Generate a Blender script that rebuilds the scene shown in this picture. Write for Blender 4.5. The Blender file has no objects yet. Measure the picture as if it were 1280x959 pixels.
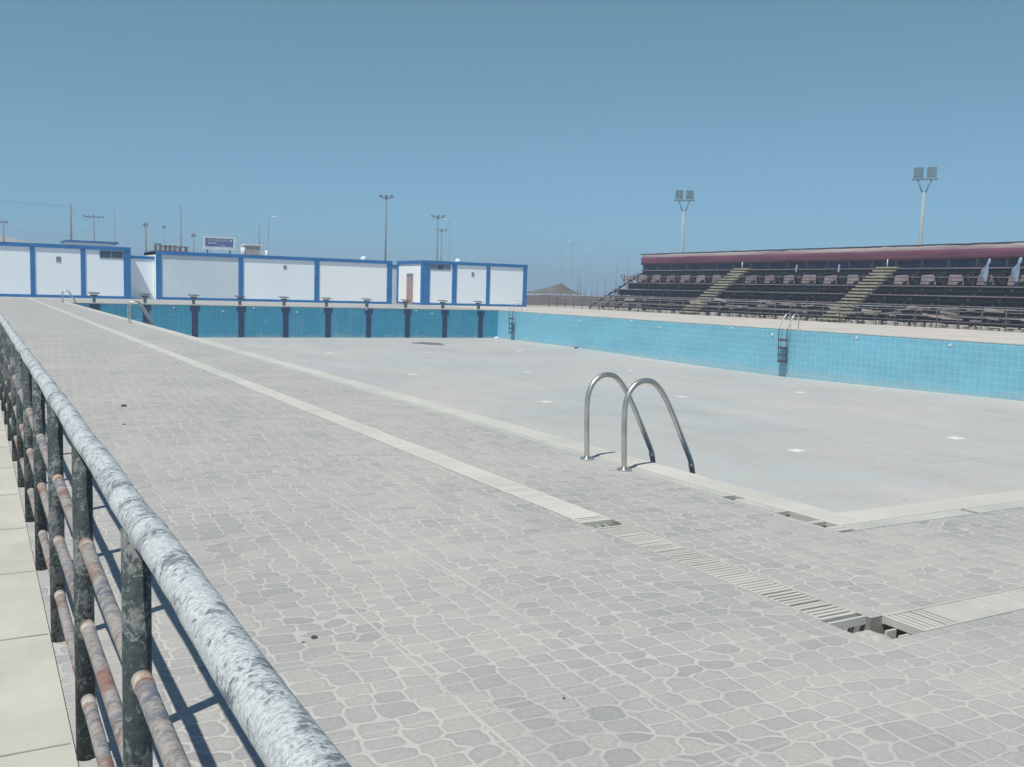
import bpy, bmesh, math, random
from mathutils import Vector, Matrix
from mathutils import noise as mnoise
random.seed(7)
scene = bpy.context.scene
COL = scene.collection
R = math.radians

# ------------------------------------------------------------------ camera
F, YAW, PITCH, ROLL, H = 1193.756, R(29.4904), R(5.5061), R(1.6526), 1.2042
fw = Vector((math.sin(YAW)*math.cos(PITCH), math.cos(YAW)*math.cos(PITCH), -math.sin(PITCH)))
r0 = Vector((math.cos(YAW), -math.sin(YAW), 0)); u0 = r0.cross(fw)
rr = r0*math.cos(ROLL)+u0*math.sin(ROLL); uu = -r0*math.sin(ROLL)+u0*math.cos(ROLL)
cam = bpy.data.cameras.new('camera'); co = bpy.data.objects.new('camera', cam); COL.objects.link(co)
M = Matrix((rr, uu, -fw)).transposed().to_4x4(); M.translation = Vector((0, 0, H))
co.matrix_world = M
cam.sensor_width = 36; cam.lens = F/1280*36; cam.clip_start = .05; cam.clip_end = 6000
scene.camera = co
scene.render.resolution_x = 1024; scene.render.resolution_y = 767

def at(px, py, Y):
    """photo pixel -> world point on the plane y = Y"""
    d = fw + rr*((px-640)/F) - uu*((py-479.5)/F)
    return Vector((0, 0, H)) + d*(Y/d.y)

# ------------------------------------------------------------------ light
SUN = Vector((-.42, -.235, .876)).normalized()
el = math.asin(SUN.z); az = math.atan2(SUN.x, SUN.y)
w = bpy.data.worlds.new('World'); scene.world = w; w.use_nodes = True
nt = w.node_tree; nt.nodes.clear()
sky = nt.nodes.new('ShaderNodeTexSky'); sky.sky_type = 'NISHITA'; sky.sun_disc = False
sky.sun_elevation = el; sky.sun_rotation = az; sky.altitude = 0; sky.air_density = 1.0
sky.dust_density = 0.0; sky.ozone_density = 1.6
hsv = nt.nodes.new('ShaderNodeMix'); hsv.data_type = 'RGBA'; hsv.blend_type = 'MULTIPLY'
hsv.inputs['Factor'].default_value = 1
SKY_TINT = (.80, .90, .92, 1)
gtc = nt.nodes.new('ShaderNodeTexCoord'); gsx = nt.nodes.new('ShaderNodeSeparateXYZ'); nt.links.new(gtc.outputs['Generated'], gsx.inputs[0])
gr = nt.nodes.new('ShaderNodeValToRGB'); e = gr.color_ramp.elements
TINTS = [(.0, (.36, .69, 1.06)), (.06, (.46, .78, 1.08)), (.14, (.68, .92, 1.01)), (.27, (.85, 1.11, .96)), (.5, (.80, .95, .95)), (1, (.80, .93, .92))]
while len(e) < len(TINTS): e.new(.5)
for i, (p_, c_) in enumerate(TINTS): e[i].position = p_; e[i].color = tuple(q/1.2 for q in c_)+(1,)
nt.links.new(gsx.outputs[2], gr.inputs[0]); nt.links.new(gr.outputs[0], hsv.inputs['B'])
bg = nt.nodes.new('ShaderNodeBackground'); bg.inputs['Strength'].default_value = .102
ow = nt.nodes.new('ShaderNodeOutputWorld')
nt.links.new(sky.outputs[0], hsv.inputs['A']); nt.links.new(hsv.outputs['Result'], bg.inputs[0]); nt.links.new(bg.outputs[0], ow.inputs[0])
sl = bpy.data.lights.new('sun', 'SUN'); sl.energy = 4.65; sl.angle = R(.5); sl.color = (1, .975, .90)
so = bpy.data.objects.new('sun', sl); COL.objects.link(so)
so.rotation_euler = SUN.to_track_quat('Z', 'Y').to_euler()
scene.view_settings.view_transform = 'Standard'; scene.view_settings.look = 'None'
scene.view_settings.exposure = 0; scene.view_settings.gamma = 1

# ------------------------------------------------------------------ materials
class NT:
    def __init__(s, name, rough=.8, metal=0):
        s.m = bpy.data.materials.new(name); s.m.use_nodes = True; s.t = s.m.node_tree
        s.b = s.t.nodes['Principled BSDF']; s.b.inputs['Roughness'].default_value = rough
        s.b.inputs['Metallic'].default_value = metal
        s.tc = s.t.nodes.new('ShaderNodeTexCoord')
    def n(s, typ, **k):
        o = s.t.nodes.new('ShaderNode'+typ)
        for a, v in k.items(): setattr(o, a, v)
        return o
    def l(s, a, b): s.t.links.new(a, b)
    def val(s, sock, v):
        if hasattr(v, 'is_linked') or hasattr(v, 'links'): s.l(v, sock)
        else: sock.default_value = v
    def obj(s, scale=(1, 1, 1)):
        m = s.n('Mapping'); m.inputs['Scale'].default_value = scale
        s.l(s.tc.outputs['Object'], m.inputs[0]); return m.outputs[0]
    def noise(s, scale, detail=4, rough=.55, vec=None, dist=0, stretch=(1, 1, 1)):
        o = s.n('TexNoise'); o.inputs['Scale'].default_value = scale; o.inputs['Detail'].default_value = detail
        o.inputs['Roughness'].default_value = rough; o.inputs['Distortion'].default_value = dist
        s.l(vec if vec else s.obj(stretch), o.inputs['Vector']); return o.outputs['Fac']
    def ramp(s, fac, pts):
        o = s.n('ValToRGB'); e = o.color_ramp.elements
        while len(e) < len(pts): e.new(.5)
        for i, (p, c) in enumerate(pts):
            e[i].position = p
            if not isinstance(c, (tuple, list)): c = (c, c, c)
            e[i].color = (*c[:3], 1)
        s.l(fac, o.inputs[0]); return o.outputs[0]
    def mix(s, a, b, f, mode='MIX'):
        o = s.n('Mix', data_type='RGBA', blend_type=mode)
        for k, v in (('Factor', f), ('A', a), ('B', b)):
            if isinstance(v, tuple): v = (*v[:3], 1)
            sock = [q for q in o.inputs if q.name == k and (q.type == ('VALUE' if k == 'Factor' else 'RGBA'))][0]
            s.val(sock, v)
        return [q for q in o.outputs if q.type == 'RGBA'][0]
    def math(s, op, a, b=0., c=0.):
        o = s.n('Math', operation=op)
        s.val(o.inputs[0], a); s.val(o.inputs[1], b)
        if op in ('MULTIPLY_ADD', 'COMPARE', 'SMOOTH_MIN'): s.val(o.inputs[2], c)
        return o.outputs[0]
    def base(s, c):
        if isinstance(c, tuple): s.b.inputs['Base Color'].default_value = (*c[:3], 1)
        else: s.l(c, s.b.inputs['Base Color'])
        return s
    def bump(s, h, strength=.4, dist=.01):
        o = s.n('Bump'); o.inputs['Strength'].default_value = strength; o.inputs['Distance'].default_value = dist
        s.l(h, o.inputs['Height']); s.l(o.outputs[0], s.b.inputs['Normal']); return s

def mottled(name, c1, c2, scale=3, rough=.8, metal=0, bump=.15, detail=5, lo=.35, hi=.65, stretch=(1, 1, 1)):
    t = NT(name, rough, metal); f = t.noise(scale, detail, stretch=stretch)
    t.base(t.ramp(f, [(lo, c1), (hi, c2)]))
    if bump: t.bump(t.noise(scale*8, 3), bump, .01)
    return t.m

def m_paving():
    t = NT('crazy_paving_tiles', .75)
    # warp the plan a little, then cut it into uneven stones
    wv = t.n('TexNoise'); wv.inputs['Scale'].default_value = 3.2; wv.inputs['Detail'].default_value = 2
    t.l(t.obj(), wv.inputs['Vector'])
    sub = t.n('VectorMath', operation='SUBTRACT'); t.l(wv.outputs['Color'], sub.inputs[0]); sub.inputs[1].default_value = (.5, .5, .5)
    mul = t.n('VectorMath', operation='SCALE'); t.l(sub.outputs[0], mul.inputs[0]); mul.inputs['Scale'].default_value = .075
    add = t.n('VectorMath', operation='ADD'); t.l(t.tc.outputs['Object'], add.inputs[0]); t.l(mul.outputs[0], add.inputs[1])
    mp = t.n('Mapping'); mp.inputs['Scale'].default_value = (9.3, 11.8, 0); mp.inputs['Rotation'].default_value = (0, 0, R(3))
    t.l(add.outputs[0], mp.inputs[0])
    vs_ = []
    for feat in ('F1', 'F2'):
        v = t.n('TexVoronoi', voronoi_dimensions='2D', feature=feat, distance='MINKOWSKI'); v.inputs['Exponent'].default_value = 9
        v.inputs['Scale'].default_value = 1; v.inputs['Randomness'].default_value = .58; t.l(mp.outputs[0], v.inputs['Vector']); vs_.append(v)
    vc = vs_[0]
    thin = t.noise(2.3, 3)
    gap = t.math('SUBTRACT', vs_[1].outputs['Distance'], vs_[0].outputs['Distance'])
    edge = t.math('SUBTRACT', t.math('ADD', gap, t.math('MULTIPLY', t.math('SUBTRACT', t.noise(38, 3, .6), .5), .05)), t.math('MULTIPLY', thin, .05))
    g = t.ramp(edge, [(.0, 1.), (.05, .8), (.10, 0.)])
    rim = t.ramp(edge, [(.08, 0.), (.13, 1.), (.30, 0.)])
    # straight joints between the cast tiles
    sx = t.n('SeparateXYZ'); t.l(t.tc.outputs['Object'], sx.inputs[0])
    def seam(axis, period, off, wd):
        a = t.math('ABSOLUTE', t.math('SUBTRACT', t.math('FRACT', t.math('MULTIPLY', t.math('ADD', axis, off), 1/period)), .5))
        return t.math('LESS_THAN', t.math('SUBTRACT', .5, a), wd/period)
    s1 = seam(sx.outputs[0], .54, -.14, .005); s2 = seam(sx.outputs[1], .54, .36, .004)
    s3 = seam(sx.outputs[0], 1.08, -.14+.54, .006)
    seams = t.math('MULTIPLY', t.math('MAXIMUM', s1, s2), t.ramp(t.noise(1.1, 2), [(.4, .15), (.6, .9)]))
    seams = t.math('MAXIMUM', seams, t.math('MULTIPLY', s3, t.ramp(t.noise(.9, 2), [(.42, .3), (.6, 1)])))
    grout = t.math('MINIMUM', t.math('MAXIMUM', t.math('MULTIPLY', g, t.ramp(t.noise(1.7, 3), [(.34, .5), (.62, 1.)])), seams), 1)
    sep = t.n('SeparateColor'); t.l(vc.outputs['Color'], sep.inputs[0])
    stone = t.ramp(sep.outputs[0], [(0, (.262, .258, .256)), (.25, (.315, .308, .302)), (.5, (.36, .347, .33)), (.8, (.41, .383, .35)), (1, (.315, .306, .302))])
    stone = t.mix(stone, t.ramp(t.noise(.55, 5, .6), [(.3, (.335, .331, .325)), (.5, (.38, .368, .35)), (.7, (.43, .405, .37))]), .45)
    fine = t.ramp(t.noise(70, 5, .75), [(.3, .82), (.7, 1.12)])
    stone = t.mix(stone, fine, 1., 'MULTIPLY')
    stone = t.mix(stone, (.80, .80, .80), t.math('MULTIPLY', rim, .35), 'MULTIPLY')
    # wear that rubs the joint contrast away in patches
    dust = t.ramp(t.noise(.8, 6, .65), [(.40, 0.), (.70, .5)])
    col = t.mix(stone, (.53, .51, .46), t.math('MULTIPLY', grout, .72))
    col = t.mix(col, (.49, .47, .425), dust)
    stain = t.ramp(t.noise(.33, 7, .7, dist=.4), [(.58, 0.), (.72, .12)])
    col = t.mix(col, (.25, .25, .25), stain)
    spk = t.ramp(t.noise(120, 2, .5), [(.70, 0.), (.76, .5)])
    col = t.mix(col, (.22, .21, .20), spk)
    t.base(col)
    h = t.math('ADD', t.math('MULTIPLY', grout, -.6), t.math('MULTIPLY', t.noise(90, 3), .25))
    t.bump(h, .55, .006)
    return t.m

def m_tiles(name, c, gcol, per=.25):
    t = NT(name, .35)
    sx = t.n('SeparateXYZ'); t.l(t.tc.outputs['Object'], sx.inputs[0])
    def seam(axis):
        a = t.math('ABSOLUTE', t.math('SUBTRACT', t.math('FRACT', t.math('MULTIPLY', axis, 1/per)), .5))
        return t.math('GREATER_THAN', a, .5-.012/per)
    s = t.math('MAXIMUM', t.math('MAXIMUM', seam(t.math('ADD', sx.outputs[0], .113)), seam(t.math('ADD', sx.outputs[1], .071))), seam(t.math('ADD', sx.outputs[2], .09)))
    fl = t.n('VectorMath', operation='FLOOR'); mp = t.n('Mapping'); mp.inputs['Scale'].default_value = (1/per,)*3
    t.l(t.tc.outputs['Object'], mp.inputs[0]); t.l(mp.outputs[0], fl.inputs[0])
    wn = t.n('TexWhiteNoise', noise_dimensions='3D'); t.l(fl.outputs[0], wn.inputs['Vector'])
    v = t.ramp(wn.outputs['Value'], [(0, .95), (1, 1.04)])
    c0 = t.mix(c, v, 1., 'MULTIPLY')
    big = t.ramp(t.noise(.35, 4, .6, stretch=(1, 1, 3)), [(.3, .9), (.7, 1.08)])
    c0 = t.mix(c0, big, 1., 'MULTIPLY')
    # scale stain and dirt near the bottom of the wall
    st = t.ramp(t.math('ADD', sx.outputs[2], t.math('MULTIPLY', t.noise(1.2, 4), .35)), [(-1, 1.), (0, 0.)])
    c1 = t.mix(c0, gcol, t.math('MULTIPLY', s, .5))
    runs = t.ramp(t.noise(1., 5, .7, stretch=(2.6, 2.6, .22)), [(.5, 0.), (.75, .22)])
    c1 = t.mix(c1, (.38, .47, .49), runs)
    lime = t.ramp(t.math('ADD', sx.outputs[2], t.math('MULTIPLY', t.noise(1.4, 5), .5)), [(0., 0.), (1., 0.)])
    low = t.math('MULTIPLY', t.math('SUBTRACT', t.math('MULTIPLY', t.noise(1.1, 5, .65, stretch=(1, 1, .5)), .7), t.math('ADD', sx.outputs[2], 1.95)), 3.)
    lowc = t.ramp(low, [(0, 0.), (.5, .35)])
    c1 = t.mix(c1, (.42, .47, .46), lowc)
    odd = t.math('GREATER_THAN', wn.outputs['Value'], .988)
    c1 = t.mix(c1, (.22, .38, .46), t.math('MULTIPLY', odd, .25))
    t.base(c1)
    return t.m

def m_poolfloor():
    t = NT('dusty_pool_floor', .7)
    a = t.ramp(t.noise(.16, 6, .62), [(.30, (.39, .41, .395)), (.5, (.445, .44, .415)), (.68, (.49, .465, .425))])
    b = t.ramp(t.noise(.9, 5, .65, stretch=(1, .35, 1)), [(.3, .92), (.7, 1.06)])
    c = t.mix(a, b, 1., 'MULTIPLY')
    sx = t.n('SeparateXYZ'); t.l(t.tc.outputs['Object'], sx.inputs[0])
    def seam(axis, per, off, wd):
        q = t.math('ABSOLUTE', t.math('SUBTRACT', t.math('FRACT', t.math('MULTIPLY', t.math('ADD', axis, off), 1/per)), .5))
        return t.math('GREATER_THAN', q, .5-wd/per)
    wob = t.math('MULTIPLY', t.noise(.3, 2), .12)
    s = t.math('MAXIMUM', seam(t.math('ADD', sx.outputs[0], wob), 2.5, .75, .012), seam(t.math('ADD', sx.outputs[1], wob), 4.2, 1., .03))
    s = t.math('MULTIPLY', s, t.ramp(t.noise(.22, 3), [(.45, 0.), (.6, .5)]))
    c = t.mix(c, (.27, .29, .29), s)
    silt = t.ramp(t.noise(.28, 7, .7, dist=.8), [(.50, 0.), (.62, .35), (.64, .1), (.8, .3)])
    c = t.mix(c, (.47, .43, .37), silt)
    c = t.mix(c, t.ramp(t.noise(9, 6, .75), [(.3, .88), (.7, 1.08)]), 1., 'MULTIPLY')
    damp = t.ramp(t.noise(.12, 5, .6, dist=.5, stretch=(1.6, 1, 1)), [(.55, 0.), (.66, .5)])
    c = t.mix(c, (.38, .43, .435), damp)
    spots = t.ramp(t.noise(5., 2, .4), [(.74, 0.), (.78, .6)])
    c = t.mix(c, (.25, .24, .22), spots)
    t.base(c); return t.m

def m_flaky(name, pale, dark, cut, scale, rust=None, rustcut=.6, big=False):
    t = NT(name, .75)
    n1 = t.noise(scale, 8, .72, stretch=(1, 1.5, 1), dist=.6); n2 = t.noise(scale*.16, 5, .6)
    f = t.math('ADD', t.math('MULTIPLY', n1, .6), t.math('MULTIPLY', n2, .4))
    m = t.ramp(f, [(cut-.025, 1.), (cut+.025, 0.)])
    p = t.ramp(t.noise(scale*1.9, 6, .75, stretch=(1, 1.6, 1)), [(.36, tuple(x*.5 for x in pale)), (.56, pale)])
    d = t.ramp(t.noise(scale*1.2, 4), [(.35, dark), (.7, tuple(x*1.9+.01 for x in dark))])
    c = t.mix(p, d, m)
    if big:
        c = t.mix(c, d, t.math('MULTIPLY', t.ramp(t.noise(15, 6, .7, stretch=(1, .8, 1)), [(.60, 0.), (.64, .9)]), 1.))
    if rust:
        c = t.mix(c, t.ramp(t.noise(35, 4), [(.3, rust), (.7, tuple(min(1, x*1.7) for x in rust))]), t.ramp(t.noise(7.5, 4, .6), [(rustcut-.03, 0.), (rustcut+.04, .85)]))
    t.base(c); t.bump(t.math('ADD', f, t.math('MULTIPLY', t.noise(scale*4, 3), .3)), .9, .005); return t.m

MT = {}
MT['paving'] = m_paving()
MT['walk'] = mottled('pale_concrete_slabs', (.42, .40, .35), (.50, .48, .42), 2.6, .85, bump=.2)
MT['joint'] = mottled('joint_filler', (.24, .235, .21), (.36, .35, .31), 5)
MT['sand'] = mottled('sandy_ground', (.34, .29, .24), (.44, .385, .32), .4, .95)
MT['coping'] = mottled('cream_coping', (.48, .465, .41), (.57, .55, .485), 1.1, .6, bump=.05)
MT['gutter'] = mottled('gutter_grate_plastic', (.45, .44, .40), (.54, .53, .48), 2, .6, bump=0)
MT['grate'] = mottled('cream_grate_plastic', (.56, .545, .48), (.64, .62, .55), 1.2, .55, bump=0)
MT['dustygrate'] = mottled('dusty_grate_plastic', (.42, .41, .37), (.51, .495, .445), 3.1, .7, bump=.05)
MT['trench'] = mottled('trench_concrete', (.20, .195, .175), (.36, .35, .31), 6, .9)
MT['cement'] = mottled('lumpy_cement', (.32, .31, .28), (.46, .45, .41), 22, .9, bump=.5)
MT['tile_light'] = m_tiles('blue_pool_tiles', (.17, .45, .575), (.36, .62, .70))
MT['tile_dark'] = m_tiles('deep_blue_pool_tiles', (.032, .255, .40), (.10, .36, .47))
MT['stripe'] = mottled('navy_lane_tiles', (.010, .025, .075), (.018, .04, .10), 3, .4, bump=0)
MT['floor'] = m_poolfloor()
MT['marker'] = mottled('pale_inlet_cover', (.66, .66, .56), (.75, .75, .66), 9, .6, bump=0)
MT['white'] = mottled('white_wall_paint', (.84, .91, .95), (.88, .94, .97), .5, .7, bump=.05, stretch=(1, 1, .4))
MT['white_side'] = mottled('bright_white_wall_paint', (.93, .94, .94), (.95, .96, .96), .7, .7, bump=.05)  # brighter white base than the other wall panels
MT['greywhite'] = mottled('greyed_wall_paint', (.56, .64, .70), (.66, .73, .78), .45, .75, bump=.05, stretch=(1, 1, .4))
MT['blue'] = mottled('royal_blue_paint', (.008, .13, .37), (.014, .17, .44), 1.3, .55, bump=0)
MT['window'] = mottled('dark_window_glass', (.02, .04, .09), (.05, .08, .13), 1.5, .15, bump=0)
MT['shutter'] = mottled('blue_grey_slat', (.10, .16, .25), (.14, .2, .3), 2, .4, bump=0)
MT['vent'] = mottled('grey_vent', (.16, .19, .22), (.24, .27, .3), 5, .6, bump=0)
MT['door'] = mottled('faded_pink_door', (.36, .24, .23), (.45, .30, .29), 2, .6, bump=0)
MT['steel'] = mottled('brushed_stainless_tube', (.46, .45, .42), (.60, .59, .56), 8, .33, .85, bump=.05)
MT['steel_dark'] = mottled('stained_tube_end', (.07, .075, .09), (.16, .16, .17), 9, .45, .5, bump=.1)
MT['toprail'] = m_flaky('flaking_white_rail_paint', (.58, .61, .62), (.11, .13, .145), .465, 82, big=True)
MT['post'] = m_flaky('blackened_post_paint', (.19, .205, .20), (.022, .032, .034), .52, 70)
MT['midrail'] = m_flaky('worn_grey_rail_paint', (.33, .30, .28), (.09, .105, .125), .455, 22, (.17, .085, .06), .56)
MT['rustend'] = m_flaky('rusty_rail_end', (.50, .46, .41), (.30, .20, .13), .46, 40, (.18, .10, .07), .56)
MT['maroon'] = mottled('maroon_cloth', (.095, .022, .045), (.15, .045, .075), .6, .8, bump=0, stretch=(1, .4, 4))
MT['palecloth'] = mottled('faded_pale_cloth', (.30, .21, .22), (.48, .40, .38), .5, .85, bump=0, stretch=(1, .3, 2))
MT['shadedtarp'] = mottled('shade_toned_blue_tarp', (.022, .032, .075), (.05, .06, .12), .8, .85, bump=0)  # blue tarp seen from its shaded side, shade put into the dark base colour
MT['blackcloth'] = mottled('dark_back_sheet', (.018, .014, .018), (.05, .034, .036), .7, .9, bump=0)
MT['plank'] = mottled('dark_stained_plank', (.030, .022, .028), (.085, .055, .065), 1.4, .8, bump=0, stretch=(1, .3, 1))
MT['plankedge'] = mottled('dusty_plank', (.16, .115, .125), (.28, .21, .21), 1.4, .8, bump=0, stretch=(1, .3, 1))
MT['dustyplank'] = mottled('sandy_plank', (.20, .17, .155), (.36, .31, .28), 2.5, .9, bump=0, stretch=(1, .4, 1))
MT['panel'] = mottled('dusty_pink_panel', (.20, .14, .145), (.36, .29, .28), .9, .85, bump=0)
MT['scaffold'] = mottled('dark_scaffold_steel', (.02, .022, .03), (.06, .05, .055), 4, .6, bump=0)
MT['yellow'] = mottled('worn_yellow_paint', (.26, .235, .155), (.40, .365, .25), 3, .7, bump=0)
MT['apron'] = mottled('pinkish_concrete_apron', (.47, .425, .375), (.56, .51, .455), .5, .9, bump=.1)
MT['rag'] = mottled('pale_blue_rag', (.18, .23, .33), (.30, .37, .48), 6, .8, bump=0)
MT['blockplate'] = mottled('weathered_dark_platform', (.06, .07, .08), (.13, .14, .15), 4, .9, bump=.1)
MT['block'] = mottled('pale_concrete_block', (.30, .28, .25), (.46, .43, .38), 3, .9)
MT['galv'] = mottled('galvanised_tube', (.20, .20, .22), (.36, .36, .38), 3, .5, .3, bump=0)
MT['fencepost'] = mottled('rusty_dark_tube', (.05, .045, .05), (.12, .10, .10), 5, .7, bump=0)
MT['mast'] = mottled('grey_green_mast', (.10, .14, .13), (.17, .21, .2), 2, .6, bump=0)
MT['palemast'] = mottled('pale_concrete_mast', (.25, .31, .32), (.33, .39, .39), 1, .8, bump=0)
MT['lamp'] = mottled('lamp_housing', (.10, .15, .19), (.16, .22, .26), 3, .5, bump=0)
MT['paleglass'] = mottled('pale_lamp_glass', (.5, .6, .66), (.62, .72, .78), 3, .3, bump=0)
MT['concretepole'] = mottled('weathered_concrete_pole', (.15, .18, .20), (.23, .26, .27), 2, .9, bump=0)
MT['tent'] = mottled('tan_shade_cloth', (.09, .085, .075), (.17, .155, .13), .4, .9, bump=0)
MT['adobe'] = mottled('dusty_pink_wall', (.20, .175, .17), (.29, .25, .24), .8, .95)
MT['brown'] = mottled('brown_brick_wall', (.17, .12, .09), (.28, .21, .17), 2, .95)
MT['signblue'] = mottled('faded_blue_sign', (.045, .10, .30), (.10, .16, .36), .9, .6, bump=0)
MT['signwhite'] = mottled('sign_white', (.62, .68, .72), (.75, .8, .82), 1.5, .6, bump=0)
MT['darkrubbish'] = mottled('dark_litter', (.03, .03, .03), (.09, .08, .07), 30, .9)
MT['puddle'] = mottled('damp_dirt', (.10, .10, .095), (.2, .2, .19), 3, .6)

# ------------------------------------------------------------------ mesh helpers
def bx(bm, x0, x1, y0, y1, z0, z1):
    vs = [bm.verts.new((x, y, z)) for z in (z0, z1) for y in (y0, y1) for x in (x0, x1)]
    for f in ((0, 2, 3, 1), (4, 5, 7, 6), (0, 1, 5, 4), (2, 6, 7, 3), (0, 4, 6, 2), (1, 3, 7, 5)):
        bm.faces.new([vs[i] for i in f])
def tube(bm, pts, r, seg=12, caps=True, rads=None):
    pts = [Vector(p) for p in pts]; rings = []
    t0 = (pts[1]-pts[0]).normalized()
    ref = Vector((0, 0, 1)) if abs(t0.z) < .9 else Vector((0, 1, 0))
    n = t0.cross(ref).normalized()
    for i, p in enumerate(pts):
        a = pts[max(i-1, 0)]; b = pts[min(i+1, len(pts)-1)]; t = (b-a).normalized()
        n = (n - t*n.dot(t)).normalized(); b2 = t.cross(n)
        rad = rads[i] if rads else r
        rings.append([bm.verts.new(p+(n*math.cos(2*math.pi*k/seg)+b2*math.sin(2*math.pi*k/seg))*rad) for k in range(seg)])
    for A, B in zip(rings, rings[1:]):
        for k in range(seg):
            f = bm.faces.new((A[k], A[(k+1) % seg], B[(k+1) % seg], B[k])); f.smooth = True
    if caps:
        bm.faces.new(rings[0][::-1]); bm.faces.new(rings[-1])
def bar(bm, a, b, w=.05, h=None):
    """square section bar between two points"""
    h = h or w; a = Vector(a); b = Vector(b); t = (b-a).normalized()
    ref = Vector((0, 0, 1)) if abs(t.z) < .95 else Vector((0, 1, 0))
    n = t.cross(ref).normalized(); u = n.cross(t)
    q = [(-1, -1), (1, -1), (1, 1), (-1, 1)]
    A = [bm.verts.new(a+n*w/2*i+u*h/2*j) for i, j in q]; B = [bm.verts.new(b+n*w/2*i+u*h/2*j) for i, j in q]
    for k in range(4): bm.faces.new((A[k], A[(k+1) % 4], B[(k+1) % 4], B[k]))
    bm.faces.new(A[::-1]); bm.faces.new(B)
def smooth_path(pts, n=6):
    P = [Vector(p) for p in pts]; P = [P[0]*2-P[1]]+P+[P[-1]*2-P[-2]]; out = []
    for i in range(1, len(P)-2):
        for k in range(n):
            t = k/n
            out.append(.5*((2*P[i])+(P[i+1]-P[i-1])*t+(2*P[i-1]-5*P[i]+4*P[i+1]-P[i+2])*t*t+(3*P[i]-P[i-1]-3*P[i+1]+P[i+2])*t**3))
    out.append(P[-2]); return out
def quad(bm, a, b, c, d): return bm.faces.new([bm.verts.new(p) for p in (a, b, c, d)])
def obj(name, bm, mat, parent=None, bevel=0):
    bmesh.ops.recalc_face_normals(bm, faces=bm.faces[:])
    me = bpy.data.meshes.new(name); bm.to_mesh(me); bm.free()
    me.materials.append(MT[mat] if isinstance(mat, str) else mat)
    o = bpy.data.objects.new(name, me); COL.objects.link(o)
    if parent: o.parent = parent
    if bevel:
        b = o.modifiers.new('bevel', 'BEVEL'); b.width = bevel; b.segments = 2; b.limit_method = 'ANGLE'
    return o
def B(): return bmesh.new()
def struct(name, bm, mat):
    o = obj(name, bm, mat); o['kind'] = 'structure'; return o
def tag(o, label, cat, group=None, kind=None):
    o['label'] = label; o['category'] = cat
    if group: o['group'] = group
    if kind: o['kind'] = kind
    return o
def thing(name, label, cat, loc=(0, 0, 0), rz=0, group=None):
    o = bpy.data.objects.new(name, None); COL.objects.link(o); o.location = loc; o.rotation_euler = (0, 0, rz)
    o.empty_display_size = .2
    return tag(o, label, cat, group)
KIDS = {}
def dup(root, loc, rz=0, label=None):
    def cp(o, par):
        c = o.copy(); COL.objects.link(c)
        if par: c.parent = par
        for ch in [q for q in ALL() if q.parent == o]: cp(ch, c)
        return c
    r = cp(root, None); r.location = loc; r.rotation_euler = (0, 0, rz)
    if label: r['label'] = label
    return r
def ALL(): return list(bpy.data.objects)

# ------------------------------------------------------------------ ground, deck, walkway
XL, XR, YN, YF = 4.246, 29.246, 3.717, 53.78         # inner faces of the pool
CW, GW = .20, .115                                    # coping and overflow gutter widths
PX0, PX1, PY0, PY1 = XL-CW-GW, XR+CW+GW, YN-CW-GW, YF+CW+GW
DX0, DX1, DY0, DY1 = 2.765, 2.965, 2.215, 2.405       # the drain channel
bm = B()
def holed_sheet(bm, xs, ys, z, holes):
    for x0, x1 in zip(xs, xs[1:]):
        for y0, y1 in zip(ys, ys[1:]):
            cx, cy = (x0+x1)/2, (y0+y1)/2
            if any(a < cx < b and c < cy < d for a, b, c, d in holes): continue
            quad(bm, (x0, y0, z), (x1, y0, z), (x1, y1, z), (x0, y1, z))
WX = .205; DXE = 42.1; DYE = 67.0; DRE = 30.4; DFE = 63.0
holes = [(PX0, PX1, PY0, PY1), (DX0, DX1, DY0, DFE), (DX1-.01, DRE, DY0, DY1)]
holed_sheet(bm, [WX, DX0, DX1, PX0, PX1], [-6, DY0, DY1, PY0, PY1, DFE, DYE], 0, holes)
struct('pool_deck', bm, 'paving')
bm = B(); holed_sheet(bm, [PX1, DRE, DXE], [-6, DY0, DY1, DYE], 0, holes); struct('side_deck', bm, 'apron')
bm = B()
holed_sheet(bm, [-3.2, WX-.002], [-6, 75], 0, [])
struct('walkway', bm, 'walk')
bm = B()
for y in [-1.6+.0, -.7, .2, 1.06, 1.9, 2.625, 3.5, 4.3, 5.08, 5.9]+[6.75+.84*i for i in range(30)]:
    bx(bm, -3.2, WX-.01, y-.003, y+.003, -.01, .0025)
struct('walkway_joints', bm, 'joint')
bm = B()    # terrain, one sheet to the horizon with the pool basin and channels left open
holed_sheet(bm, [-500, DX0-.05, DX1+.05, PX0-.05, PX1+.05, DRE+.05, 700], [-300, DY0-.05, DY1+.05, PY0-.05, PY1+.05, DFE+.05, 900], -.06,
            [(PX0-.05, PX1+.05, PY0-.05, PY1+.05), (DX0-.05, DX1+.05, DY0-.05, DFE+.05), (DX1, DRE+.05, DY0-.05, DY1+.05)])
struct('ground', bm, 'sand')
# hill beyond the left building
bm = B(); nx, ny = 120, 14
def hillz(x, y):
    prof = 13.6 if x < 5 else 13.6-(x-5)*.19 if x < 22 else max(0, 10.4-(x-22)*.9)
    k = math.sin(min(1, max(0, (y-255)/50))*math.pi/2)
    return prof*k+mnoise.noise(Vector((x*.11, y*.06, 3)))*.9*k-.5
g = [[bm.verts.new((-150+184*i/nx, 250+14*j, hillz(-150+184*i/nx, 250+14*j))) for j in range(ny)] for i in range(nx+1)]
for i in range(nx):
    for j in range(ny-1): bm.faces.new((g[i][j], g[i+1][j], g[i+1][j+1], g[i][j+1])).smooth = True
struct('hill', bm, 'sand')

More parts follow.
